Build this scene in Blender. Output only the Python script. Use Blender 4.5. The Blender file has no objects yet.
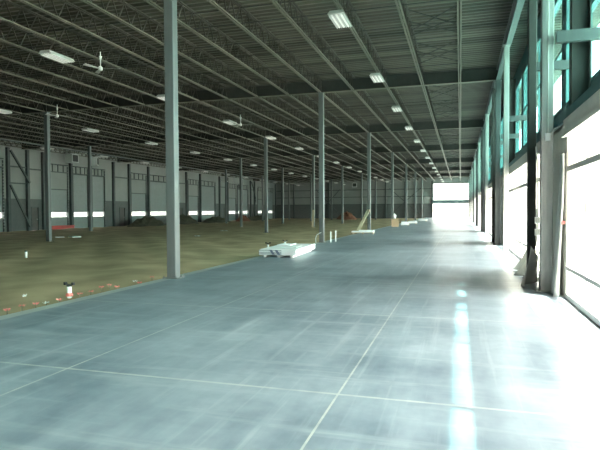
import bpy, math, random
from math import sin, cos, atan, pi, tan, radians
from mathutils import Vector, Matrix
random.seed(7)
S = bpy.context.scene
COL = S.collection

# ------------------------------------------------------------------ mesh builder
class MB:
    def __init__(s): s.v = []; s.f = []; s.m = []
    def add(s, vs, fs, mi=0):
        n = len(s.v); s.v += [tuple(v) for v in vs]
        s.f += [tuple(i + n for i in f) for f in fs]; s.m += [mi] * len(fs); return s
    def box(s, a, b, mi=0):
        x0, y0, z0 = a; x1, y1, z1 = b
        return s.add([(x0,y0,z0),(x1,y0,z0),(x1,y1,z0),(x0,y1,z0),(x0,y0,z1),(x1,y0,z1),(x1,y1,z1),(x0,y1,z1)],
                     [(0,3,2,1),(4,5,6,7),(0,1,5,4),(1,2,6,5),(2,3,7,6),(3,0,4,7)], mi)
    def cbox(s, c, d, mi=0):
        return s.box([c[i]-d[i]/2 for i in range(3)], [c[i]+d[i]/2 for i in range(3)], mi)
    def bar(s, p, q, w, h=None, mi=0, up=(0,0,1)):
        h = h or w; p = Vector(p); q = Vector(q); d = (q-p).normalized()
        u = Vector(up)
        if abs(d.dot(u)) > .98: u = Vector((0,1,0)) if abs(d.y) < .9 else Vector((1,0,0))
        r = d.cross(u).normalized(); u = r.cross(d)
        vs = [e + r*a*w/2 + u*b*h/2 for e in (p, q) for a, b in ((-1,-1),(1,-1),(1,1),(-1,1))]
        return s.add(vs, [(0,1,2,3),(7,6,5,4),(0,4,5,1),(1,5,6,2),(2,6,7,3),(3,7,4,0)], mi)
    def tube(s, pts, r, n=10, mi=0, radii=None):
        pts = [Vector(p) for p in pts]; rings = []
        vs = []; prev = None
        for i, p in enumerate(pts):
            d = (pts[min(i+1, len(pts)-1)] - pts[max(i-1, 0)]).normalized()
            u = prev if prev is not None else (Vector((0,0,1)) if abs(d.z) < .9 else Vector((1,0,0)))
            a = d.cross(u).normalized(); b = a.cross(d).normalized(); prev = b
            rr = radii[i] if radii else r
            for k in range(n):
                t = 2*pi*k/n; vs.append(p + a*cos(t)*rr + b*sin(t)*rr)
        fs = []
        for i in range(len(pts)-1):
            for k in range(n):
                fs.append((i*n+k, i*n+(k+1)%n, (i+1)*n+(k+1)%n, (i+1)*n+k))
        fs.append(tuple(range(n-1, -1, -1))); fs.append(tuple((len(pts)-1)*n+k for k in range(n)))
        return s.add(vs, fs, mi)
    def grid(s, fn, nu, nv, mi=0):
        vs = [fn(i/nu, j/nv) for j in range(nv+1) for i in range(nu+1)]
        fs = [(j*(nu+1)+i, j*(nu+1)+i+1, (j+1)*(nu+1)+i+1, (j+1)*(nu+1)+i) for j in range(nv) for i in range(nu)]
        return s.add(vs, fs, mi)
    def build(s, name, mat, parent=None, loc=(0,0,0), rz=0, kind=None, smooth=False, bevel=0, solid=0):
        me = bpy.data.meshes.new(name); me.from_pydata(s.v, [], s.f)
        for m in (mat if isinstance(mat, (list, tuple)) else [mat]): me.materials.append(m)
        for p, mi in zip(me.polygons, s.m): p.material_index = mi; p.use_smooth = smooth
        me.update()
        o = bpy.data.objects.new(name, me); COL.objects.link(o)
        o.location = loc; o.rotation_euler = (0, 0, rz); o.parent = parent
        if kind: o['kind'] = kind
        if solid:
            md = o.modifiers.new('solid', 'SOLIDIFY'); md.thickness = solid; md.offset = 0
        if bevel:
            md = o.modifiers.new('bevel', 'BEVEL'); md.width = bevel; md.segments = 2; md.limit_method = 'ANGLE'
        return o

def empty(name, loc=(0,0,0), rz=0, kind=None):
    o = bpy.data.objects.new(name, None); COL.objects.link(o)
    o.location = loc; o.rotation_euler = (0,0,rz); o.empty_display_size = .2
    if kind: o['kind'] = kind
    return o
def tag(o, label, cat, group=None):
    o['label'] = label; o['category'] = cat; o['kind'] = 'thing'
    if group: o['group'] = group
    return o
def dup(root, loc=None, rz=None):
    r = root.copy(); COL.objects.link(r)
    if loc is not None: r.location = loc
    if rz is not None: r.rotation_euler = (0,0,rz)
    for ch in list(root.children):
        c = ch.copy(); COL.objects.link(c); c.parent = r
        for g in list(ch.children):
            d = g.copy(); COL.objects.link(d); d.parent = c
    return r
ORD = ['first','second','third','fourth','fifth','sixth','seventh','eighth','ninth','tenth','eleventh','twelfth',
       'thirteenth','fourteenth','fifteenth','sixteenth','seventeenth','eighteenth','nineteenth','twentieth',
       'twenty-first','twenty-second','twenty-third','twenty-fourth','twenty-fifth','twenty-sixth']

# ------------------------------------------------------------------ materials
def mat(name, col, rough=.6, metal=0, var=.12, scale=3.0, stretch=(1,1,1), bump=0, bscale=40, spec=.5):
    m = bpy.data.materials.new(name); m.use_nodes = True
    nt = m.node_tree; N = nt.nodes; L = nt.links
    b = N['Principled BSDF']; b.inputs['Roughness'].default_value = rough; b.inputs['Metallic'].default_value = metal
    b.inputs['Specular IOR Level'].default_value = spec
    tc = N.new('ShaderNodeTexCoord'); mp = N.new('ShaderNodeMapping'); mp.inputs['Scale'].default_value = stretch
    L.new(tc.outputs['Object'], mp.inputs['Vector'])
    no = N.new('ShaderNodeTexNoise'); no.inputs['Scale'].default_value = scale; no.inputs['Detail'].default_value = 5
    L.new(mp.outputs[0], no.inputs['Vector'])
    cr = N.new('ShaderNodeValToRGB')
    cr.color_ramp.elements[0].position = .3; cr.color_ramp.elements[1].position = .7
    cr.color_ramp.elements[0].color = [c*(1-var) for c in col] + [1]
    cr.color_ramp.elements[1].color = [min(1, c*(1+var)) for c in col] + [1]
    L.new(no.outputs['Fac'], cr.inputs['Fac']); L.new(cr.outputs[0], b.inputs['Base Color'])
    if bump:
        n2 = N.new('ShaderNodeTexNoise'); n2.inputs['Scale'].default_value = bscale; n2.inputs['Detail'].default_value = 4
        L.new(tc.outputs['Object'], n2.inputs['Vector'])
        bp = N.new('ShaderNodeBump'); bp.inputs['Strength'].default_value = bump; bp.inputs['Distance'].default_value = .02
        L.new(n2.outputs['Fac'], bp.inputs['Height']); L.new(bp.outputs[0], b.inputs['Normal'])
    return m
def emis(name, col, st, base=(.8,.8,.8)):
    m = mat(name, base, .5, var=.02); b = m.node_tree.nodes['Principled BSDF']
    b.inputs['Emission Color'].default_value = (*col, 1); b.inputs['Emission Strength'].default_value = st
    return m
def glass(name, tint, refl=.08):
    m = bpy.data.materials.new(name); m.use_nodes = True; nt = m.node_tree; N = nt.nodes; L = nt.links
    N.remove(N['Principled BSDF']); out = N['Material Output']
    t = N.new('ShaderNodeBsdfTransparent'); g = N.new('ShaderNodeBsdfGlossy'); g.inputs['Roughness'].default_value = .03
    no = N.new('ShaderNodeTexNoise'); no.inputs['Scale'].default_value = 1.3
    cr = N.new('ShaderNodeValToRGB')
    cr.color_ramp.elements[0].color = [c*.93 for c in tint]+[1]; cr.color_ramp.elements[1].color = [min(1,c*1.05) for c in tint]+[1]
    L.new(no.outputs['Fac'], cr.inputs['Fac']); L.new(cr.outputs[0], t.inputs['Color'])
    lw = N.new('ShaderNodeLayerWeight'); lw.inputs['Blend'].default_value = .25
    mu = N.new('ShaderNodeMath'); mu.operation = 'MULTIPLY'; mu.inputs[1].default_value = .5
    L.new(lw.outputs['Fresnel'], mu.inputs[0])
    mx = N.new('ShaderNodeMixShader'); L.new(mu.outputs[0], mx.inputs[0])
    L.new(t.outputs[0], mx.inputs[1]); L.new(g.outputs[0], mx.inputs[2]); L.new(mx.outputs[0], out.inputs['Surface'])
    return m

M = {}
M['column'] = mat('grey_painted_steel', (.12,.128,.128), .5, .05, var=.08, scale=2, stretch=(4,4,.5))
M['steel_dark'] = mat('dark_red_grey_primer_steel', (.075,.085,.085), .6, .1, var=.15)
M['frame_steel'] = mat('framing_steel', (.42,.42,.40), .5, .0, var=.12, stretch=(4,4,.6))
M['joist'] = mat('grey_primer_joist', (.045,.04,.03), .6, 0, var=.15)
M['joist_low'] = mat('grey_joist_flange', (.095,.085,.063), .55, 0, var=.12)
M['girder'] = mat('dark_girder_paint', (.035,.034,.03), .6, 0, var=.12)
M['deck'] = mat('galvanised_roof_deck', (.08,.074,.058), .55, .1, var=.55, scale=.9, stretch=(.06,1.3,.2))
M['dirt'] = mat('packed_dirt', (.42,.32,.20), .95, 0, var=.25, scale=.6, bump=.4, bscale=12, spec=.1)
M['mound'] = mat('loose_dirt_mound', (.085,.075,.055), .95, 0, var=.4, scale=3, bump=1, bscale=8, spec=.1)
M['redclay'] = mat('red_clay_mound', (.19,.085,.055), .95, 0, var=.4, scale=3, bump=1, bscale=8, spec=.1)
M['wall_hi'] = mat('pale_insulated_panel', (.27,.28,.265), .7, 0, var=.06, scale=.6)
M['wall_lo'] = mat('grey_wainscot', (.12,.122,.12), .75, 0, var=.08)
M['door'] = mat('dock_door_panel', (.25,.275,.27), .6, 0, var=.05)
M['beige'] = mat('pale_header_trim', (.80,.77,.70), .6, 0, var=.06)
M['alum'] = mat('storefront_aluminium', (.66,.64,.6), .4, .1, var=.05)
M['post_dark'] = mat('dark_brown_grey_post', (.06,.055,.05), .6, 0, var=.1)
M['frame_grey'] = mat('grey_green_opening_trim', (.12,.17,.17), .6, 0, var=.05)
M['teal_frame'] = mat('teal_cast_trim', (.10,.22,.23), .5, .1, var=.1)  # teal cast of daylight through the tinted film, put into the base colour
M['white'] = mat('white_plastic', (.78,.79,.78), .5, 0, var=.04)
M['foam'] = mat('white_foam_board', (.82,.83,.84), .6, 0, var=.03)
M['print'] = mat('blue_grey_print', (.12,.15,.22), .5, 0, var=.05)
M['printgrey'] = mat('grey_wrap', (.42,.45,.47), .5, 0, var=.08)
M['black'] = mat('black_rubber', (.02,.02,.02), .6)
M['pink'] = mat('pink_marker_plastic', (.72,.20,.17), .6, 0, var=.1)
M['red'] = mat('red_paint', (.45,.06,.05), .5, 0, var=.1)
M['wood'] = mat('pale_lumber', (.52,.41,.28), .7, 0, var=.15, stretch=(10,10,1))
M['card'] = mat('brown_cardboard', (.48,.33,.21), .8, 0, var=.06)
M['persondoor'] = mat('dark_steel_door', (.07,.06,.055), .5)
M['outground'] = mat('pale_gravel_yard', (.50,.49,.46), .9, 0, var=.1, scale=.3)
M['heater'] = mat('heater_casing', (.55,.56,.54), .5, 0, var=.04)
M['lens'] = emis('lit_light_lens', (1,1,.95), 0.3, (.5,.5,.48))
M['fixture'] = mat('white_fixture_housing', (.45,.45,.42), .5, 0, var=.04)
M['teal_glass'] = glass('teal_film_glass', (.50,.74,.72))
M['clear_glass'] = glass('clear_glass', (.88,.92,.92))
# translucent plastic sheeting
m = mat('plastic_sheeting', (.72,.72,.68), .4, 0, var=.08); b = m.node_tree.nodes['Principled BSDF']
b.inputs['Transmission Weight'].default_value = .25; b.inputs['IOR'].default_value = 1.1; M['film'] = m
m = mat('teal_plastic_film', (.45,.72,.74), .3, 0, var=.08); M['film_teal'] = m

def slab_material():
    m = bpy.data.materials.new('sealed_concrete_slab'); m.use_nodes = True; nt = m.node_tree; N = nt.nodes; L = nt.links
    b = N['Principled BSDF']
    tc = N.new('ShaderNodeTexCoord'); sep = N.new('ShaderNodeSeparateXYZ'); L.new(tc.outputs['Object'], sep.inputs[0])
    def math_(op, a, bb=None, c=None):
        n = N.new('ShaderNodeMath'); n.operation = op
        for i, q in enumerate((a, bb, c)):
            if q is None: continue
            if isinstance(q, (int, float)): n.inputs[i].default_value = q
            else: L.new(q, n.inputs[i])
        return n.outputs[0]
    def noise(sc, st, det=5, rough=.55):
        mp = N.new('ShaderNodeMapping'); mp.inputs['Scale'].default_value = st; L.new(tc.outputs['Object'], mp.inputs[0])
        n = N.new('ShaderNodeTexNoise'); n.inputs['Scale'].default_value = sc; n.inputs['Detail'].default_value = det
        n.inputs['Roughness'].default_value = rough; L.new(mp.outputs[0], n.inputs['Vector']); return n.outputs['Fac']
    n1 = noise(.55, (1,1,1)); n2 = noise(1.6, (1.8,.35,1)); n3 = noise(6, (1,1,1), 6); n4 = noise(.9, (.35,1.6,1))
    s = math_('ADD', math_('MULTIPLY', n1, .4), math_('MULTIPLY', n2, .3))
    s = math_('ADD', s, math_('MULTIPLY', n3, .12)); s = math_('ADD', s, math_('MULTIPLY', n4, .18))
    cr = N.new('ShaderNodeValToRGB'); e = cr.color_ramp.elements
    e[0].position = .40; e[0].color = (.13,.172,.208,1); e[1].position = .62; e[1].color = (.31,.365,.405,1)
    L.new(s, cr.inputs[0])
    n5 = noise(1.0, (7,.22,1), 4, .6); n6 = noise(.8, (.5,5,1), 4, .6)
    st = N.new('ShaderNodeMapRange'); L.new(math_('MAXIMUM', n5, n6), st.inputs[0])
    st.inputs[1].default_value = .55; st.inputs[2].default_value = .78; st.inputs[4].default_value = .34
    ms = N.new('ShaderNodeMix'); ms.data_type = 'RGBA'; L.new(st.outputs[0], ms.inputs[0])
    L.new(cr.outputs[0], ms.inputs[6]); ms.inputs[7].default_value = (.54,.58,.59,1)
    # pale sawn joints and chalk lines
    X, Y = sep.outputs[0], sep.outputs[1]
    def line(v, pos, w):
        d = math_('ABSOLUTE', math_('SUBTRACT', v, pos)); return math_('LESS_THAN', d, w)
    lx = math_('MAXIMUM', line(X, -4.08, .012), line(X, -1.08, .010))
    ym = math_('FRACT', math_('DIVIDE', math_('SUBTRACT', Y, 4.79-3.81*20+1.905), 3.81))
    ly = math_('LESS_THAN', math_('ABSOLUTE', math_('SUBTRACT', ym, .5)), .005)
    ln = math_('MAXIMUM', lx, math_('MULTIPLY', ly, .8))
    wear = noise(3, (1,1,1), 3); wr = N.new('ShaderNodeMapRange'); L.new(wear, wr.inputs[0])
    wr.inputs[1].default_value = .3; wr.inputs[2].default_value = .6; wr.inputs[3].default_value = .35; wr.inputs[4].default_value = .9
    ln = math_('MULTIPLY', ln, wr.outputs[0])
    edge = math_('MULTIPLY', math_('LESS_THAN', X, -6.93), .8)
    mx = N.new('ShaderNodeMix'); mx.data_type = 'RGBA'; L.new(math_('MAXIMUM', ln, edge), mx.inputs[0])
    L.new(ms.outputs[2], mx.inputs[6]); mx.inputs[7].default_value = (.47,.48,.44,1)
    L.new(mx.outputs[2], b.inputs['Base Color'])
    r = N.new('ShaderNodeMapRange'); L.new(n2, r.inputs[0]); r.inputs[3].default_value = .285; r.inputs[4].default_value = .40
    L.new(r.outputs[0], b.inputs['Roughness'])
    b.inputs['Specular IOR Level'].default_value = .5
    return m
M['slab'] = slab_material()

# ------------------------------------------------------------------ key dimensions (metres)
Y0, DY = 12.1, 15.24
GY = [Y0 + DY*k for k in range(8)]          # girder lines, the last one is the far wall
YB, YF = -18.4, GY[7]                        # back and far wall
XL, XR, XO = -41.5, 1.95, 2.65                # dock wall, storefront, outer clerestory wall
COLX = [-7.0, -15.75, -24.5, -33.35]
ZB, ZD = 7.85, 8.55                          # joist underside and deck

# ------------------------------------------------------------------ setting
MB().box((-7.2, YB, -.3), (XR+.25, YF+.6, 0)).build('floor', M['slab'], kind='structure')
def dirt(u, v):
    x = XL + (-7.2-XL)*u; y = YB + (YF-YB)*v
    e = min(1, (-7.2-x)/1.2)
    z = -.17 + .05*e*sin(x*.7+1)*cos(y*.45) + .03*e*sin(x*2.3+y*1.7) + e*random.uniform(-.012,.012)
    return (x, y, z)
MB().grid(dirt, 90, 260).build('floor_dirt', M['dirt'], kind='structure', smooth=True)
MB().box((-160, -120, -.5), (160, 330, -.32)).build('ground_outside', M['outground'], kind='structure')
MB().box((XR+.25, YB-10, -.32), (14, YF+8, -.08)).build('ground_apron', M['outground'], kind='structure')
MB().box((-12, YF+.6, -.32), (XR+.25, YF+8, -.05)).build('ground_apron', M['outground'], kind='structure')

# corrugated roof deck, ribs running across the joists, unseen eave added past the glass wall to trim the sun patch
mb = MB(); y = YB; prof = []
while y < YF + .4:
    prof += [(y, ZD), (y+.09, ZD), (y+.13, ZD+.075), (y+.26, ZD+.075)]; y += .305
prof.append((y, ZD))
vs = []; XE = 4.17
for (yy, z) in prof: vs += [(XL-.3, yy, z), (XE, yy, z)]
mb.add(vs, [(2*i, 2*i+1, 2*i+3, 2*i+2) for i in range(len(prof)-1)])
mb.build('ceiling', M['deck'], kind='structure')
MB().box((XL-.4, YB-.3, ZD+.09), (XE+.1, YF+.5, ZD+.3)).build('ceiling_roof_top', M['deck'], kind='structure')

MB().box((XE+.1, 10.2, ZD+.0), (XE+.75, YF+.5, ZD+.28)).build('ceiling_added_sun_block', M['deck'], kind='structure')  # unseen strip added beyond the eave to block sun patches farther along the slab

# ---- dock wall on the left
#  (y0, y1, head height)
DOCK = [(36.6,40.5,5.9),(46.3,49.2,4.1),(50.0,52.6,5.9),(53.2,55.6,5.9),(61.0,64.6,4.1),(65.4,70.2,5.9),(76.4,79.9,4.1),
        (80.9,86.2,5.9),(91.8,95.4,4.1),(96.1,97.4,5.9),(98.3,101.5,5.9),(106.8,110.1,4.1),(113.3,116.7,5.9)]
PERS = [(44.0,44.9),(58.6,59.7),(73.6,74.7),(89.9,91.0)]
opens = sorted([(a, b, h) for a, b, h in DOCK] + [(a, b, 2.15) for a, b in PERS])
hi, lo = MB(), MB()
y = YB
for a, b, h in opens + [(YF, YF, 0)]:
    if a > y:
        lo.box((XL-.25, y, -.3), (XL, a, 3.0)); hi.box((XL-.25, y, 3.0), (XL, a, ZD))
    if b > a:
        if h < 3: lo.box((XL-.25, a, h), (XL, b, 3.0)); hi.box((XL-.25, a, 3.0), (XL, b, ZD))
        else: hi.box((XL-.25, a, h), (XL, b, ZD))
    y = b
wl = hi.build('wall_left', M['wall_hi'], kind='structure')
lo.build('wall_left_wainscot', M['wall_lo'], wl)
di = 1
for a, b, h in DOCK:
    d = empty('door_%d' % di, (XL, (a+b)/2, 0), kind='structure'); w = b-a
    p = MB(); p.box((-.16,-w/2,-.3), (-.10,w/2,1.13)); z = 1.67; p.box((-.2,-w/2,1.67),(-.17,w/2,h))
    while z < h-.01:
        z2 = min(h, z+.60); p.box((-.16,-w/2,z+.01), (-.10,w/2,z2)); z = z2
    p.build('door_panel', M['door'], d)
    f = MB(); f.box((-.16,-w/2,1.10), (-.09,w/2,1.15)); f.box((-.16,-w/2,1.65), (-.09,w/2,1.70))
    nm = max(1, round(w/2.7))
    for k in range(nm+1): f.cbox((-.125,-w/2+w*k/nm,1.4), (.06,.05,.55))
    f.build('window_frame', M['door'], d)
    MB().box((-.14,-w/2,1.13), (-.13,w/2,1.67)).build('window_glass', M['clear_glass'], d)
    t = MB()
    for s in (-1, 1):
        t.box((-.02, s*w/2-.05, -.1), (.10, s*w/2+.05, 6.6))
        for k in range(22): t.cbox((.12, s*(w/2-.06), .2+k*.29), (.05,.08,.09), 1)
    t.build('door_track', [M['steel_dark'], M['wall_hi']], d)
    t = MB()
    for k in (-.28, 0, .28): t.box((.0, k*w-.03, 5.95), (.08, k*w+.03, 6.75))
    t.box((.0,-w/2,5.9), (.08,w/2,6.0)); t.box((.0,-w/2,h-.06), (.06,w/2,h+.04))
    t.tube([(.12,-w/2,6.75),(.12,w/2,6.75)], .06)
    t.build('door_hardware', M['steel_dark'], d); di += 1
for a, b in PERS:
    d = empty('door_%d' % di, (XL, (a+b)/2, 0), kind='structure'); w = b-a
    MB().box((-.12,-w/2,-.2), (-.06,w/2,2.15)).build('door_panel', M['persondoor'], d)
    f = MB(); f.box((-.1,-w/2-.06,-.2), (.03,-w/2+.02,2.22)); f.box((-.1,w/2-.02,-.2), (.03,w/2+.06,2.22)); f.box((-.1,-w/2,2.13), (.03,w/2,2.22))
    f.build('door_frame', M['steel_dark'], d)
    MB().tube([(-.04,w*.36,.95),(.04,w*.36,.95),(.05,w*.2,.95)], .015).build('door_handle', M['alum'], d); di += 1
# posts, girts and braces on the dock wall
POSTS = [41.0,43.4,45.5,49.6,52.9,57.2,60.5,65.0,70.7,75.7,80.4,87.8,91.3,98.0,102.6,104.8,111.3,118.0, 33.5, 36.2]
post_src = MB().box((0,-.14,-.25),(.28,.14,ZB)).build('wall_post', M['steel_dark'])
for i, y in enumerate(sorted(POSTS)):
    o = post_src if i == 0 else dup(post_src)
    o.location = (XL+.012, y, 0)
    tag(o, 'dark steel post against the dock wall, %s from the near end' % ORD[i], 'post', 'posts along the dock wall')
def girt(name, y0, y1, z, label):
    o = MB().box((XL+.012, y0+.02, z-.06), (XL+.14, y1-.02, z+.06)).build(name, M['steel_dark']); tag(o, label, 'girt')
P2 = sorted(POSTS); gi = 0
GIRT = [(41.14,43.26,4.5),(43.54,45.36,6.0),(41.14,43.26,6.1),(57.34,60.36,6.0),(70.84,75.56,6.0),(87.94,91.16,6.0),(102.74,104.66,6.0)]
wg = ['low girt beside the braced dock wall panel','upper girt over the nearest dark person door','upper girt in the braced dock wall panel',
      'upper girt over the second person door','upper girt over the third person door','upper girt over the fourth person door','upper girt near the last dock doors']
for (a, b, z), t in zip(GIRT, wg): girt('wall_girt', a, b, z, 'dark steel ' + t)
for k, (p, q) in enumerate([((XL+.40,41.1,7.6),(XL+.40,43.4,4.6)), ((XL+.40,41.0,4.3),(XL+.40,43.4,.2)), ((XL+.40,102.7,7.6),(XL+.40,104.8,4.2)), ((XL+.40,102.7,.2),(XL+.40,104.8,4.0))]):
    o = MB().bar(p, q, .16).build('diagonal_brace', M['steel_dark'])
    tag(o, 'dark diagonal brace on the dock wall, ' + ['upper one nearest the camera','lower one nearest the camera','upper one towards the far corner','lower one towards the far corner'][k], 'brace')

# ---- far wall, with the open end doorway and high window
OX0, OX1 = -5.7, 1.72
hi, lo = MB(), MB()
lo.box((XL-.25,YF,-.3),(OX0,YF+.25,2.9)); hi.box((XL-.25,YF,2.9),(OX0,YF+.25,ZD+.1))
hi.box((OX1,YF,-.3),(XO+.2,YF+.25,ZD+.1)); hi.box((OX0,YF,7.3),(OX1,YF+.25,ZD+.1))
wf = hi.build('wall_far', M['wall_hi'], kind='structure'); lo.build('wall_far_wainscot', M['wall_lo'], wf)
MB().box((OX0,YF-.1,3.0),(OX1,YF+.25,3.7)).build('trim_1', M['frame_grey'], kind='structure')
w = empty('window_1', ((OX0+OX1)/2, YF, 0), kind='structure'); hw = (OX1-OX0)/2
f = MB(); f.box((-hw,-.02,4.4),(hw,.12,4.56)); f.box((-hw,-.02,3.7),(hw,.12,3.78)); f.box((-hw,-.02,7.2),(hw,.12,7.3))
f.box((-hw,-.02,3.7),(-hw+.1,.12,7.3)); f.box((hw-.1,-.02,3.7),(hw,.12,7.3)); f.build('window_frame', M['frame_grey'], w)
MB().box((-hw,.05,3.7),(hw,.06,7.3)).build('window_glass', M['clear_glass'], w)
for i, x in enumerate([-40,-37,-32.2,-28.8,-25.5,-21.1,-18.0,-15.8,-11.6,-9.5,-8.0,-5.85]):
    o = MB().box((x-.14,YF-.29,-.2),(x+.14,YF-.012,ZB)).build('wall_post', M['steel_dark'])
    tag(o, 'dark steel post on the far wall, %s from the dock wall corner' % ORD[i], 'post', 'posts along the far wall')
for z, t in ((6.2,'upper'),(4.6,'middle'),(2.95,'lower')):
    o = MB().box((XL+.3,YF-.45,z-.07),(OX0-.02,YF-.30,z+.07)).build('wall_girt', M['steel_dark'])
    tag(o, t + ' dark horizontal girt running across the far wall', 'girt')
for k, (xa, xb) in enumerate([(-14.9,-8.2),(-31.5,-26)]):
    for s, t in ((0,'rising towards the end doorway'),(1,'falling towards the end doorway')):
        z0, z1 = (.5, 6.4) if s == 0 else (6.4, .5)
        o = MB().bar((xa,YF-.55-.2*s,z0),(xb,YF-.55-.2*s,z1),.13).build('diagonal_brace', M['steel_dark'])
        tag(o, 'dark cross brace at the far wall, ' + ['right pair, ','left pair, '][k] + t, 'brace')
MB().box((XL-.25,YB-.25,-.3),(XO+.2,YB,ZD+.3)).build('wall_back', M['wall_hi'], kind='structure')

# ---- storefront and clerestory wall on the right
PIER = [(YB, YB+.8)] + [(c-.9, c+2.1) for c in [Y0-DY*1] + GY[:7]] + [(YF-1.0, YF)]
mb = MB()
for a, b in PIER: mb.box((XR-.02,a,0),(XR+.22,b,3.35))
mb.box((XR-.02,YB,3.29),(XO+.2,YF,3.37))                  # soffit under the stepped-out clerestory
wr = mb.build('wall_right', M['beige'], kind='structure')
mb = MB(); mb.box((XO,YB,3.37),(XO+.2,YF,4.40)); mb.box((XO,YB,7.75),(XO+.2,YF,ZD))
mb.build('wall_right_upper', M['teal_frame'], kind='structure')
ti = 2; wi = 2
segs = []
for (a, b), (c, d) in zip(PIER[:-1], PIER[1:]):
    if b < -17: segs.append((b, c)); continue
    mid = (b+c)/2; segs += [(b, mid), (mid, c)]
segs.sort()
for a, b in segs:
    L_ = b-a
    w = empty('window_%d' % wi, (XR, (a+b)/2, 0), kind='structure'); wi += 1
    f = MB(); h = L_/2
    f.box((-.03,-h,2.40),(.12,h,2.50)); f.box((-.03,-h,.55),(.10,h,.62)); f.box((-.03,-h,0),(.12,h,.10))
    n = max(2, round(L_/1.5))
    for k in range(n+1): f.box((.0,-h+L_*k/n-.03,0),(.10,-h+L_*k/n+.03,3.1))
    f.build('window_frame', M['alum'], w)
    MB().box((.05,-h,.1),(.056,h,3.08)).build('window_glass', M['clear_glass'], w)
    t = MB(); t.box((XR-.09,a,3.07),(XR+.2,b,3.38)); t.box((XR-.12,a,3.05),(XR-.09,b,3.12))
    t.build('trim_%d' % ti, M['beige'], kind='structure', bevel=.008); ti += 1
# clerestory windows, film-tinted teal, between the outer columns
CY = [Y0 - DY*2 + .4]
cl = [(c-1.2, c+3.4) for c in [Y0-DY*2, Y0-DY] + GY[:7]] + [(c+4.0, c+13.3) for c in [Y0-DY*2, Y0-DY] + GY[:7]]
cl = sorted([(max(a, YB+.3), min(b, YF-.3)) for a, b in cl if b > YB+1 and a < YF-1])
pil = MB(); y = YB
for a, b in cl + [(YF, YF)]:
    if a > y: pil.box((XO,y,4.40),(XO+.2,a,7.75))
    y = b
pil.build('wall_right_piers', M['teal_frame'], kind='structure')
for a, b in cl:
    w = empty('window_%d' % wi, (XO, (a+b)/2, 4.40), kind='structure'); wi += 1; h = (b-a)/2
    f = MB(); n = max(2, round(2*h/2.4))
    for z in (0, 1.6, 3.25): f.box((-.02,-h,z-.02),(.10,h,z+.06))
    for k in range(n+1): f.box((-.02,-h+2*h*k/n-.03,0),(.10,-h+2*h*k/n+.03,3.33))
    f.build('window_frame', M['teal_frame'], w)
    MB().box((.04,-h,0),(.046,h,3.33)).build('window_glass', M['teal_glass'], w)
MB().box((XR-.07,YB,3.38),(XR-.0,YF,3.55)).build('trim_%d' % ti, M['teal_frame'], kind='structure'); ti += 1

# ------------------------------------------------------------------ steel frame
def ibeam(L_, h, fw, t=.02):
    m = MB(); m.box((0,-fw/2,-t),(L_,fw/2,0)); m.box((0,-fw/2,-h),(L_,fw/2,-h+t)); m.box((0,-.01,-h+t),(L_,.01,-t)); return m
def column(name, w, H, mm):
    r = empty(name)
    MB().box((-w/2,-w/2,0),(w/2,w/2,H)).build('column_shaft', mm, r, bevel=.02)
    p = MB().box((-w/2-.08,-w/2-.08,0),(w/2+.08,w/2+.08,.02))
    for sx in (-1,1):
        for sy in (-1,1): p.tube([(sx*(w/2+.05),sy*(w/2+.05),.02),(sx*(w/2+.05),sy*(w/2+.05),.07)], .012, 6)
    p.build('base_plate', mm, r)
    MB().box((-w/2-.04,-w/2-.04,H-.03),(w/2+.04,w/2+.04,H)).build('cap_plate', mm, r)
    return r
csrc = column('steel_column', .25, ZB, M['column']); first = True
rown = ['at the slab edge','in the second row, on the dirt','in the third row, on the dirt','in the row nearest the dock wall']
for ci, x in enumerate(COLX):
    n = 0
    for k, y in enumerate(GY[:7]):
        if ci > 0 and k == 0: continue
        o = csrc if first else dup(csrc); first = False
        zb = 0 if ci == 0 else -.17
        o.location = (x, y, zb); o.scale = (1,1,(ZB-zb)/ZB)
        tag(o, 'grey square steel column %s, %s from the camera' % (rown[ci], ORD[n]), 'column', 'interior columns'); n += 1
# wall-line columns by the glazing
rc = column('steel_column', .23, ZB, M['frame_steel']); rc2 = column('steel_column', .23, ZB, M['column'])
for k, y in enumerate(GY[:7]):
    o = rc if k == 0 else (rc2 if k == 1 else dup(rc2)); o.location = (1.70, y, 0)
    tag(o, 'tall grey main column beside the glazed wall, %s from the camera' % ORD[k], 'column', 'main columns of the glazed wall')
ic = column('steel_post', .19, ZB, M['post_dark']); ic2 = column('steel_post', .19, ZB, M['frame_steel']); ys = [14.0+7.62*k for k in range(14)]
for k, y in enumerate(ys):
    if y > YF-1: break
    o = (ic, ic2)[k] if k < 2 else dup((ic, ic2)[k%2]); o.location = (1.64, y, 0)
    tag(o, 'slimmer '+('dark','pale grey')[k%2]+' intermediate post beside the glazed wall, %s from the camera' % ORD[k], 'post', 'intermediate posts of the glazed wall')
oy = sorted(GY[:7] + ys[:14]); oc = None; nc = 0
for k, y in enumerate(oy):
    if y > YF-1: break
    if y in GY:
        if oc is None:
            oc = empty('outer_column'); f = ibeam(ZB-3.4, .34, .3)
            f.v = [(q[2]+.17, q[1], q[0]) for q in f.v]; f.build('column_shaft', M['post_dark'], oc)
            o = oc
        else: o = dup(oc)
        o.location = (2.31, y, 3.4)
        tag(o, 'dark outer column standing on the storefront header, %s from the camera' % ORD[nc], 'column', 'outer columns above the storefront'); nc += 1
        m_ = MB().box((1.83,y-.30,5.03),(2.64,y-.16,5.25))
    else: m_ = MB().box((1.75,y-.06,5.0),(2.64,y+.06,5.2))
    o2 = m_.build('cross_beam', M['column']); tag(o2, 'short teal grey beam from wall column to outer clerestory wall, %s from the camera' % ORD[k], 'beam', 'tie beams above the header')
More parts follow.
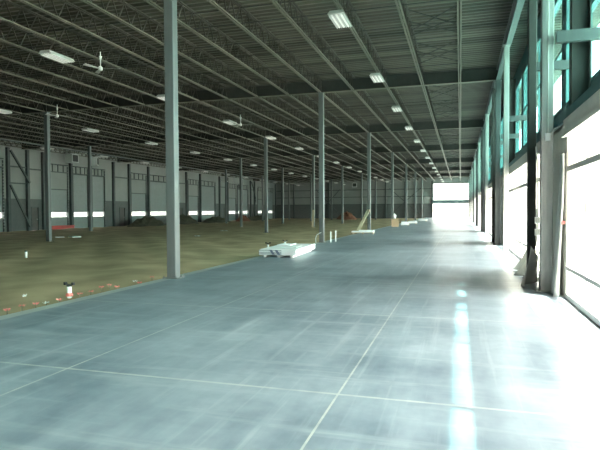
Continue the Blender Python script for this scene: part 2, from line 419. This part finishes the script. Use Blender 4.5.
# girders across the building
gx = [XL+.3] + COLX[::-1] + [1.70]
for gi_, y in enumerate(GY[:7]):
    for k in range(5):
        a, b = gx[k], gx[k+1]
        r = empty('roof_girder', (a, y, ZB+.62))
        L_ = b-a
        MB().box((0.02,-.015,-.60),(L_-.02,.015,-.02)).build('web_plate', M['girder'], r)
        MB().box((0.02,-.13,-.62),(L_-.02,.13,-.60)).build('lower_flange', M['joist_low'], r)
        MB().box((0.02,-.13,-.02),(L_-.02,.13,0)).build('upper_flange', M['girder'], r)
        tag(r, '%s roof girder from the camera, %s span from the glazed wall' % (ORD[gi_], ORD[4-k]), 'girder', 'roof girders')
# bar joists along the building
JX = [-.05-1.75*k for k in range(24)]
def joist(full=True):
    r = empty('roof_joist'); L_ = DY-.3; d = .62; n = 22
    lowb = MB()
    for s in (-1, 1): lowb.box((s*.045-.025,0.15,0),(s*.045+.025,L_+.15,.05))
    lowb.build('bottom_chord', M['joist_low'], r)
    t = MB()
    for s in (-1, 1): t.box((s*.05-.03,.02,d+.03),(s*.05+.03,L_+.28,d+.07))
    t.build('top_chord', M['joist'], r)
    wb = MB(); p = L_/n
    for k in range(n):
        a = .15+k*p; m_ = a+p/2
        wb.bar((0,a,.03),(0,m_,d+.03),.032); wb.bar((0,m_,d+.03),(0,a+p,.03),.032)
    wb.build('web', M['joist'], r)
    return r
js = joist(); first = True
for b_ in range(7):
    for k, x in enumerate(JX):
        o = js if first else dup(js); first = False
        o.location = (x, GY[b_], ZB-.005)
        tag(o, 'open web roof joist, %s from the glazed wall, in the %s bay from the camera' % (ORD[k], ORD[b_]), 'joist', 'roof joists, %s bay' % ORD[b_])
# a heavier pipe-like tie beam along the wall columns
for b_ in range(7):
    a = GY[b_]
    o = MB().box((1.60,a+.14,ZB-.02),(1.80,a+DY-.14,ZB+.02)).box((1.69,a+.14,ZB+.02),(1.71,a+DY-.14,ZB+.45)).box((1.60,a+.14,ZB+.45),(1.80,a+DY-.14,ZB+.49)).build('eave_beam', M['column'])
    tag(o, 'eave beam over the glazed wall columns, %s bay from the camera' % ORD[b_], 'beam', 'eave beams')
# bridging rods across the joists and crossed bridging next to the glass wall
for b_ in range(7):
    for j, fr in enumerate((.30,.53,.78) if b_ < 3 else (.5,)):
        y = GY[b_]+DY*fr
        m_ = MB(); m_.bar((JX[-1],y,ZB+.08),(JX[0],y,ZB+.08),.03); m_.bar((JX[-1],y,ZB+.6),(JX[0],y,ZB+.6),.03)
        o = m_.build('bridging_rod', M['girder'])
        tag(o, 'thin dark bridging line across the joists, %s in the %s bay' % (ORD[j], ORD[b_]), 'bridging', 'bridging lines under the deck')
for b_ in range(5):
    for j, fr in enumerate((.25,.5,.75)):
        y = GY[b_]+DY*fr; r = MB()
        for c in ((JX[1],JX[0]),):
            r.bar((c[0],y,ZB+.06),(c[1],y+.0,ZB+.62),.03); r.bar((c[0],y+.05,ZB+.62),(c[1],y+.05,ZB+.06),.03)
            r.bar((c[0],y-1.1,ZB+.66),(c[1],y+1.1,ZB+.66),.028); r.bar((c[0],y+1.1,ZB+.63),(c[1],y-1.1,ZB+.63),.028)
        o = r.build('cross_bridging', M['girder'])
        tag(o, 'crossed bridging between the two joists nearest the glass, %s in the %s bay' % (ORD[j], ORD[b_]), 'bridging', 'crossed bridging by the glass wall')
# sprinkler main near the dock wall
m_ = MB().tube([(-34.6,14,ZB-.42),(-34.6,YF-.6,ZB-.42)], .07, 8)
o = m_.build('sprinkler_pipe', M['column']); tag(o, 'long pale pipe under the joists parallel to the dock wall', 'pipe')

# ------------------------------------------------------------------ ceiling lights, fans, heaters
def light_fixture(drop):
    r = empty('ceiling_light'); W, L_ = .25, .64
    h = MB()
    h.add([(-W,-L_,.0),(W,-L_,.0),(W,L_,.0),(-W,L_,.0),(-W*.75,-L_*.95,.1),(W*.75,-L_*.95,.1),(W*.75,L_*.95,.1),(-W*.75,L_*.95,.1)],
          [(4,5,6,7),(0,1,5,4),(1,2,6,5),(2,3,7,6),(3,0,4,7),(0,3,2,1)])
    h.build('housing', M['fixture'], r)
    for k in range(3):
        x = (k-1)*.145; MB().tube([(x,-L_*.86,-.02),(x,L_*.86,-.02)], .03, 8).build('lamp_tube', M['lens'], r)
    rf = MB()
    for k in range(4):
        x = (k-1.5)*.145; rf.box((x-.012,-L_*.9,-.05),(x+.012,L_*.9,0))
    rf.build('reflector_fin', M['fixture'], r)
    for s in (-1,1): MB().bar((0,s*L_*.6,.1),(0,s*.12,.1+drop),.012).build('hanger_wire', M['joist_low'], r)
    return r
rows = [(-3.55,7.52,'in the row nearest the glazed wall'),(-14.05,7.3,'in the second row'),(-24.55,7.3,'in the third row'),(-35.05,7.3,'in the row nearest the dock wall')]
for ri, (x, z, t) in enumerate(rows):
    src = light_fixture(ZB-z-.1); n = 0
    for k in range(14):
        y = 16.25+7.62*k
        if ri == 2 and y < 22 or ri == 3 and y < 30 or y > YF-2: continue
        o = src if n == 0 else dup(src)
        o.location = (x, y, z)
        tag(o, 'white high bay ceiling light %s, %s from the camera' % (t, ORD[n]), 'ceiling light', 'high bay ceiling lights'); n += 1
def fan(loc, label):
    r = empty('ceiling_fan', loc)
    MB().tube([(0,0,.06),(0,0,ZB-loc[2])], .02, 8).build('downrod', M['white'], r)
    MB().tube([(0,0,-.08),(0,0,-.05),(0,0,.05),(0,0,.1)], .1, 14, radii=[.04,.08,.08,.03]).build('motor', M['white'], r, smooth=False)
    MB().tube([(0,0,.34),(0,0,.48)], .05, 10, radii=[.03,.06]).build('canopy', M['white'], r)
    for k in range(3):
        a = 2*pi*k/3+.3; b_ = MB()
        d = Vector((cos(a), sin(a), 0)); n = Vector((-sin(a), cos(a), .25)).normalized()
        b_.add([d*.1-n*.04, d*.75-n*.08, d*.75+n*.08, d*.1+n*.04], [(0,1,2,3)])
        b_.build('fan_blade', M['fixture'], r, solid=.012)
    tag(r, label, 'fan')
fan((-13.3,17.7,7.2), 'white three blade ceiling fan nearest the camera beside a hanging light')
fan((-13.5,31.9,7.2), 'white ceiling fan in the second light row beyond the first girder')
fan((-22.2,25.6,7.2), 'small ceiling fan high at the left, beyond the nearest fan')
def heater(loc, label, rz=0):
    r = empty('unit_heater', loc, rz)
    MB().box((-.45,-.5,-.45),(.45,.5,.45)).build('casing', M['heater'], r, bevel=.03)
    lv = MB().box((.45,-.38,-.34),(.47,.38,.34)).build('louvre', M['black'], r)
    f = MB()
    for k in range(7): f.box((.46,-.38,-.3+k*.1),(.5,.38,-.285+k*.1))
    f.build('louvre_slat', M['girder'], lv)
    h = MB()
    for s in (-1,1): h.bar((0,s*.4,.45),(0,s*.4,ZB-loc[2]),.03)
    h.build('hanger', M['joist'], r); tag(r, label, 'heater')
heater((-38.2,46.0,7.15), 'boxy grey unit heater with dark louvre hung beside the nearest dock wall post')
heater((-38.2,49.4,7.15), 'pale unit heater hung just behind a column near the dock wall', .5)
heater((-38.4,83.5,7.1), 'grey unit heater hung near the middle dock doors')
heater((-38.4,88.5,7.1), 'small pale unit heater beside the grey one over the middle dock doors', .5)
heater((-21.5,112,7.0), 'white unit heater hung in front of the far wall', -1.4)

# ------------------------------------------------------------------ things on the slab and dirt
def rb(m_, n=0): return m_
r = empty('foam_board_stack', (-6.42,19.9,0), .06)
for sx in (-.5,0,.5): MB().box((sx-.05,-1.6,0),(sx+.05,1.6,.09)).build('skid', M['white'], r)
for k in range(4):
    j = [0,.02,-.015,.03][k]
    MB().box((-.68+j,-1.7+j,.09+k*.055),(.68+j,1.7-j*2,.14+k*.055)).build('foam_board', M['foam'], r, bevel=.006)
lb = MB().box((-.69,-1.715,.10),(.15,-1.705,.28)); lb.build('grey_wrap', M['printgrey'], r)
st = MB()
for k in range(2):
    x = -.18+k*.2; st.add([(x,-1.722,.1),(x+.1,-1.722,.1),(x-.02,-1.722,.28),(x-.12,-1.722,.28)], [(0,1,2,3)])
st.build('printed_stripe', M['print'], r, solid=.004)
for k, (x0, z0) in enumerate([(.2,.31),(-.3,.31)]):
    MB().box((x0-.25,-.9+k*1.1,.31),(x0+.3,.1+k*1.1,.325+.02*k)).build('loose_sheet', M['foam'], r)
tag(r, 'low stack of white foam boards with blue stripes, on the slab edge', 'foam boards')

def stub(loc, label, h=.3, base=True, flaps=True):
    r = empty('pipe_stub', loc)
    MB().tube([(0,0,-.05),(0,0,h*.72)], .05, 12).build('pipe', M['white'], r)
    c = MB().tube([(0,0,h*.7),(0,0,h*.82),(0,0,h*.86)], .06, 12, radii=[.055,.06,.03])
    if flaps:
        for s in (-1,1): c.add([(0,-.03,h*.78),(0,.03,h*.78),(s*.13,.04,h),(s*.13,-.04,h)], [(0,1,2,3)]); c.cbox((s*.1,0,h*.9),(.05,.06,.06))
    c.build('rubber_cap', M['black'], r)
    if base: MB().tube([(0,0,0),(0,0,.05),(0,0,.07)], .07, 12, radii=[.08,.075,.05]).build('base_collar', M['pink'], r)
    tag(r, label, 'pipe')
stub((-8.22,9.75,-.15), 'white pipe stub with black rubber cap and pink base on the dirt')
stub((-17.08,17.77,-.15), 'small white capped pipe stub far out on the dirt, left side', .32, False, False)
stub((-8.8,24.0,-.15), 'black capped pipe stub behind the foam boards, nearer one', .34, False)
stub((-8.67,26.2,-.15), 'black capped pipe stub behind the foam boards, farther one', .34, False)
ky = [(-7.84,7.69),(-7.9,8.09),(-7.81,8.34),(-7.7,8.49),(-7.71,8.85),(-7.84,9.62),(-7.82,9.95),(-8.04,10.6),(-8.1,10.98),(-7.72,10.75),(-7.88,11.72),(-7.6,11.5),(-7.92,12.56)]
whites = {3, 10}
for k, (x, y) in enumerate(ky):
    r = empty('survey_marker', (x, y, -.15), k*.7)
    MB().tube([(0,0,-.03),(0,0,.1)], .006, 6).build('stake', M['joist_low'], r)
    cmat = M['white'] if k in whites else M['pink']
    h = MB()
    for q in range(5):
        a = 2*pi*q/5+k; h.add([(0,0,.095),(.05*cos(a-.35),.05*sin(a-.35),.075+.02*(q%2)),(.065*cos(a),.065*sin(a),.11),(.05*cos(a+.35),.05*sin(a+.35),.08)], [(0,1,2,3)])
    h.build('ribbon_whisker', cmat, r, solid=.004)
    tag(r, '%s whisker marker in the dirt by the slab edge, %s from the camera' % ('white' if k in whites else 'pink', ORD[k]), 'marker', 'whisker markers along the slab edge')
for k, (x, y, h) in enumerate([(-6.56,27.5,.56),(-6.5,28.4,.58)]):
    r = empty('conduit_stub', (x,y,0))
    MB().tube([(0,0,0),(0,0,h)], .035, 12).build('pipe', M['white'], r)
    MB().tube([(0,0,h-.05),(0,0,h+.01)], .042, 12).build('end_cap', M['white'], r)
    tag(r, 'white upright pipe on the slab right of the second slab edge column, %s one' % ('nearer','farther')[k], 'pipe')
o = MB().tube([(-7.25,27.05,0),(-7.25,27.0,.25),(-7.18,27.0,.42),(-7.05,27.02,.5),(-6.98,27.1,.54)], .018, 8).build('cable_whip', M['white'])
tag(o, 'pale curved cable rising to the second slab edge column', 'cable')
# pallet with leaning plank
r = empty('pallet_load', (-6.65,37.9,0), .1)
for sx in (-.7,0,.7): MB().box((sx-.05,-.55,0),(sx+.05,.55,.1)).build('runner', M['wood'], r)
for k in range(6): MB().box((-.8,-.55+k*.19,.1),(.8,-.41+k*.19,.125)).build('deck_board', M['wood'], r)
MB().box((-.8,-.55,.125),(.75,.5,.2)).build('white_sheet', M['foam'], r, bevel=.01)
MB().box((-.3,-.45,.2),(.78,.45,.27)).build('white_sheet', M['foam'], r, bevel=.01)
tag(r, 'pallet loaded with white sheets on the slab before the third slab edge column', 'pallet')
o = MB().bar((-7.05,38.0,.21),(-7.0,42.35,1.72),.24,.04, up=(0,-.3,1)).build('plank', M['wood']); tag(o, 'long pale plank leaning from the pallet to a slab edge column', 'plank')
o = MB().bar((-15.7,57.1,-.17),(-15.72,57.65,1.75),.22,.04, up=(0,1,0)).build('plank', M['wood']); tag(o, 'upright pale board leaning on a column out on the dirt', 'plank')
r = empty('cardboard_carton', (-6.3,54.4,0), .1)
MB().box((-.36,-.3,0),(.36,.3,.8)).build('carton_body', M['card'], r, bevel=.01)
MB().box((-.365,-.04,.795),(.365,.04,.806)).build('packing_tape', M['wood'], r)
tag(r, 'brown cardboard carton at the slab edge with a white jug on it', 'box')
r = empty('plastic_jug', (-6.38,54.4,.81))
MB().tube([(0,0,0),(0,0,.02),(0,0,.35),(0,0,.45),(0,0,.5)], .15, 14, radii=[.13,.16,.16,.08,.05]).build('jug_body', M['white'], r, smooth=True)
MB().tube([(0,0,.5),(0,0,.55)], .055, 12).build('cap', M['white'], r)
MB().tube([(.14,0,.15),(.22,0,.2),(.22,0,.33),(.12,0,.38)], .018, 8).build('handle', M['white'], r)
tag(r, 'white plastic jug standing on the brown cardboard carton', 'jug')
def crate(loc, d, label, rz=0, top=True):
    r = empty('white_crate', loc, rz); a, b_, h = d
    MB().box((-a,-b_,.08),(a,b_,h)).build('crate_body', M['foam'], r, bevel=.02)
    for s in (-1,1): MB().box((s*a*.8-.05,-b_,0),(s*a*.8+.05,b_,.08)).build('runner', M['wood'], r)
    if top: MB().box((-a*.96,-b_*.7,h),(a*.5,b_*.9,h+.06)).build('lid', M['wall_hi'], r)
    tag(r, label, 'crate')
crate((-5.7,58.4,0),(.42,.4,.42),'white crate just beyond the brown carton on the slab edge', .1)
crate((-5.6,66.5,0),(.5,.4,.3),'low white crate in the middle of the far slab edge crates', .2)
crate((-5.3,80.5,0),(.6,.45,.38),'white crate farthest along the slab edge towards the end doorway', 0)
# red base guard and clutter at the dock wall
o = MB().box((XL+.05,46.3,-.3),(XL+.35,49.8,.12)).box((XL+.05,46.3,.12),(XL+.40,49.8,.22)).build('door_barrier', M['red'], bevel=.02); tag(o, 'low red barrier across the foot of a dock door', 'barrier')
def mound(loc, rx, ry, h, mm, label, seed):
    random.seed(seed)
    ph = [random.uniform(0,6) for _ in range(6)]
    def fn(u, v):
        a = 2*pi*u; rr = v; x = rr*cos(a); y = rr*sin(a)
        z = h*max(0,(1-rr**1.6))*(1+.35*sin(3*a+ph[0])*rr+.25*sin(7*x*2+ph[1])*cos(5*y*2+ph[2]))
        return (x*rx, y*ry, z-.06)
    o = MB().grid(fn, 40, 14).build('dirt_mound', mm, loc=loc, smooth=True); tag(o, label, 'mound')
mound((-38.6,60.5,-.17),1.8,3.9,1.1,M['mound'],'dark dirt mound before the middle dock doors, nearest the camera',1)
mound((-38.4,68.7,-.17),1.9,4.1,1.3,M['mound'],'higher dark dirt mound before the middle dock doors',2)
mound((-38.2,80.0,-.17),1.9,4.6,.9,M['mound'],'long dark dirt mound farther along the dock doors',3)
mound((-38.0,98.0,-.17),1.8,7,.9,M['mound'],'dark dirt mound before the farthest dock doors',4)
mound((-21.6,104.5,-.17),2.2,2.4,1.5,M['redclay'],'reddish clay mound in front of the far wall',5)
mound((-36.5,87,-.17),1.4,1.6,1.0,M['redclay'],'small reddish clay mound near the dock doors',6)
for k, (x, y) in enumerate([(-27.0,31.1),(-26.6,32.0),(-25.9,31.6)]):
    o = MB().tube([(-.3,0,.05),(.3,.15,.05)], .04, 10).build('loose_pipe', M['white'] if k != 1 else M['column'], loc=(x,y,-.14), rz=k*.5)
    tag(o, 'loose short pipe lying on the dirt by the left column, %s' % ('left one','middle one','right one')[k], 'pipe')
for k, (x, y, w_) in enumerate([(-14.0,23.8,.1),(-18.4,35.3,.2),(-9.1,9.4,.05),(-12.0,20.5,.12),(-20.8,45,.3)]):
    def fn(u, v, w_=w_, k=k): return ((u-.5)*w_*2, (v-.5)*w_*1.4, .03+.03*sin(7*u+k)*cos(6*v))
    o = MB().grid(fn, 6, 5).build('paper_scrap', M['white'], loc=(x,y,-.15), rz=k, solid=.004)
    tag(o, 'white paper scrap on the dirt, ' + ['right of the nearest column','between the rows of columns','nearest the slab edge at the left','beyond the nearest column','farthest one near the third row column'][k], 'litter')

# boxes and conduit on the near wall column, plastic sheeting at the storefront
r = empty('junction_box', (1.70,11.945,3.17))
MB().box((-.05,-.04,-.08),(.05,.04,.08)).build('box_body', M['white'], r, bevel=.008)
MB().tube([(0,0,.08),(0,0,4.4)], .014, 8).build('conduit', M['alum'], r)
MB().tube([(.05,-.01,.03),(.12,-.02,.16),(.22,-.03,.2)], .012, 8).build('side_conduit', M['alum'], r)
tag(r, 'white junction box with conduit high on the nearest glazed wall column', 'junction box')
for k, z in enumerate((1.22,1.47)):
    r = empty('outlet_box', (1.53,12.06,z))
    MB().box((-.05,-.05,-.07),(.05,.04,.07)).build('box_body', M['white'], r, bevel=.008)
    MB().box((-.04,-.056,-.05),(.04,-.05,.05)).build('cover_plate', M['fixture'], r)
    tag(r, 'white outlet box on the side of the nearest glazed wall column, ' + ('lower one','upper one')[k], 'outlet box')
o = MB().tube([(1.53,12.08,1.54),(1.53,12.08,2.6),(1.50,12.1,3.0)], .014, 8).build('conduit_run', M['alum']); tag(o, 'thin conduit rising from the outlet boxes on the nearest glazed wall column', 'conduit')
o = MB().box((-.03,-.004,-.03),(.03,.004,.03)).build('red_tag', M['red'], loc=(1.87,11.17,1.44), bevel=.004); tag(o, 'small red tag stuck on the wall beside the nearest column', 'tag')
def sheet(name, fn, label, mm, nu=16, nv=22):
    o = MB().grid(fn, nu, nv).build(name, mm, smooth=True, solid=.004); tag(o, label, 'plastic sheet'); return o
sheet('plastic_sheet', lambda u, v: (1.88-.10*(1-v)**2*(1+sin(u*9))/1.5-.03*sin(u*14), 11.22+.5*u*(1-.55*max(0,v-.55)/.45)+.05*sin(v*6), 2.75*v+.01),
      'white plastic sheet hanging on the pier right of the nearest glazed wall column', M['film'])
sheet('plastic_sheet', lambda u, v: (1.45-.24*(1-v)**1.5*(.5+.5*sin(u*5))+.28*u, 12.5+1.0*u+.1*sin(v*4), .9*v*(1-.35*u)+.01),
      'crumpled plastic sheet tented on the floor behind the nearest glazed wall column', M['film'])
sheet('plastic_sheet', lambda u, v: (1.86-.55*(1-v)**3*(.6+.4*sin(u*7))-.03*sin(u*15), 14.4+1.6*u*(.35+.65*(1-v)), 1.7*v+.01),
      'plastic sheet spilling from the storefront beyond the first dark post', M['film'])
sheet('plastic_film', lambda u, v: (2.52+.05*sin(u*11+v*4)-.1*u, 8.4+1.0*u+.25*sin(v*3), 4.2+2.6*v),
      'teal plastic film hanging in the clerestory at the top right corner', M['film_teal'])

# ------------------------------------------------------------------ daylight
wd = bpy.data.worlds.new('sky'); S.world = wd; wd.use_nodes = True
nt = wd.node_tree; sk = nt.nodes.new('ShaderNodeTexSky'); sk.sky_type = 'NISHITA'; sk.sun_disc = False
sun_v = Vector((.86, -.51, 0)).normalized(); el = math.atan(1.72)
sk.sun_elevation = el; sk.sun_rotation = math.atan2(sun_v.x, sun_v.y)
sk.air_density = 1.2; sk.dust_density = 2.5
hs = nt.nodes.new('ShaderNodeHueSaturation'); hs.inputs['Saturation'].default_value = .12; nt.links.new(sk.outputs[0], hs.inputs['Color'])
bg = nt.nodes['Background']; mxc = nt.nodes.new('ShaderNodeMix'); mxc.data_type = 'RGBA'; mxc.blend_type = 'MULTIPLY'; mxc.inputs[0].default_value = 1
nt.links.new(hs.outputs[0], mxc.inputs[6]); mxc.inputs[7].default_value = (1,.935,.84,1); nt.links.new(mxc.outputs[2], bg.inputs[0]); bg.inputs[1].default_value = 2.6
sd = bpy.data.lights.new('sun', 'SUN'); sd.energy = 40; sd.angle = radians(.6); sd.color = (1,.95,.87)
so = bpy.data.objects.new('sun', sd); COL.objects.link(so)
dirv = Vector((sun_v.x*cos(el), sun_v.y*cos(el), sin(el)))
so.rotation_euler = dirv.to_track_quat('Z', 'Y').to_euler(); so.location = (20,-10,30)

# ------------------------------------------------------------------ camera
cd = bpy.data.cameras.new('camera'); cam = bpy.data.objects.new('camera', cd); COL.objects.link(cam)
cd.sensor_width = 36; cd.lens = 535/600*36; cd.clip_end = 1000
yaw, pitch, roll = atan(160.5/535), 14.6/535, .0056
F = Vector((-sin(yaw)*cos(pitch), cos(yaw)*cos(pitch), -sin(pitch)))
R0 = Vector((cos(yaw), sin(yaw), 0)); U0 = R0.cross(F)
R = R0*cos(roll)-U0*sin(roll); U = U0*cos(roll)+R0*sin(roll)
mt = Matrix((( R.x,U.x,-F.x,0),(R.y,U.y,-F.y,0),(R.z,U.z,-F.z,1.7),(0,0,0,1)))
cam.matrix_world = mt
S.camera = cam
v = S.view_settings; v.view_transform = 'Standard'; v.look = 'None'; v.gamma = 1; v.use_curve_mapping = False; v.exposure = 0.8
S.cycles.max_bounces = 10; S.cycles.diffuse_bounces = 6; S.cycles.transparent_max_bounces = 12
S.cycles.sample_clamp_indirect = 8; S.cycles.use_denoising = True
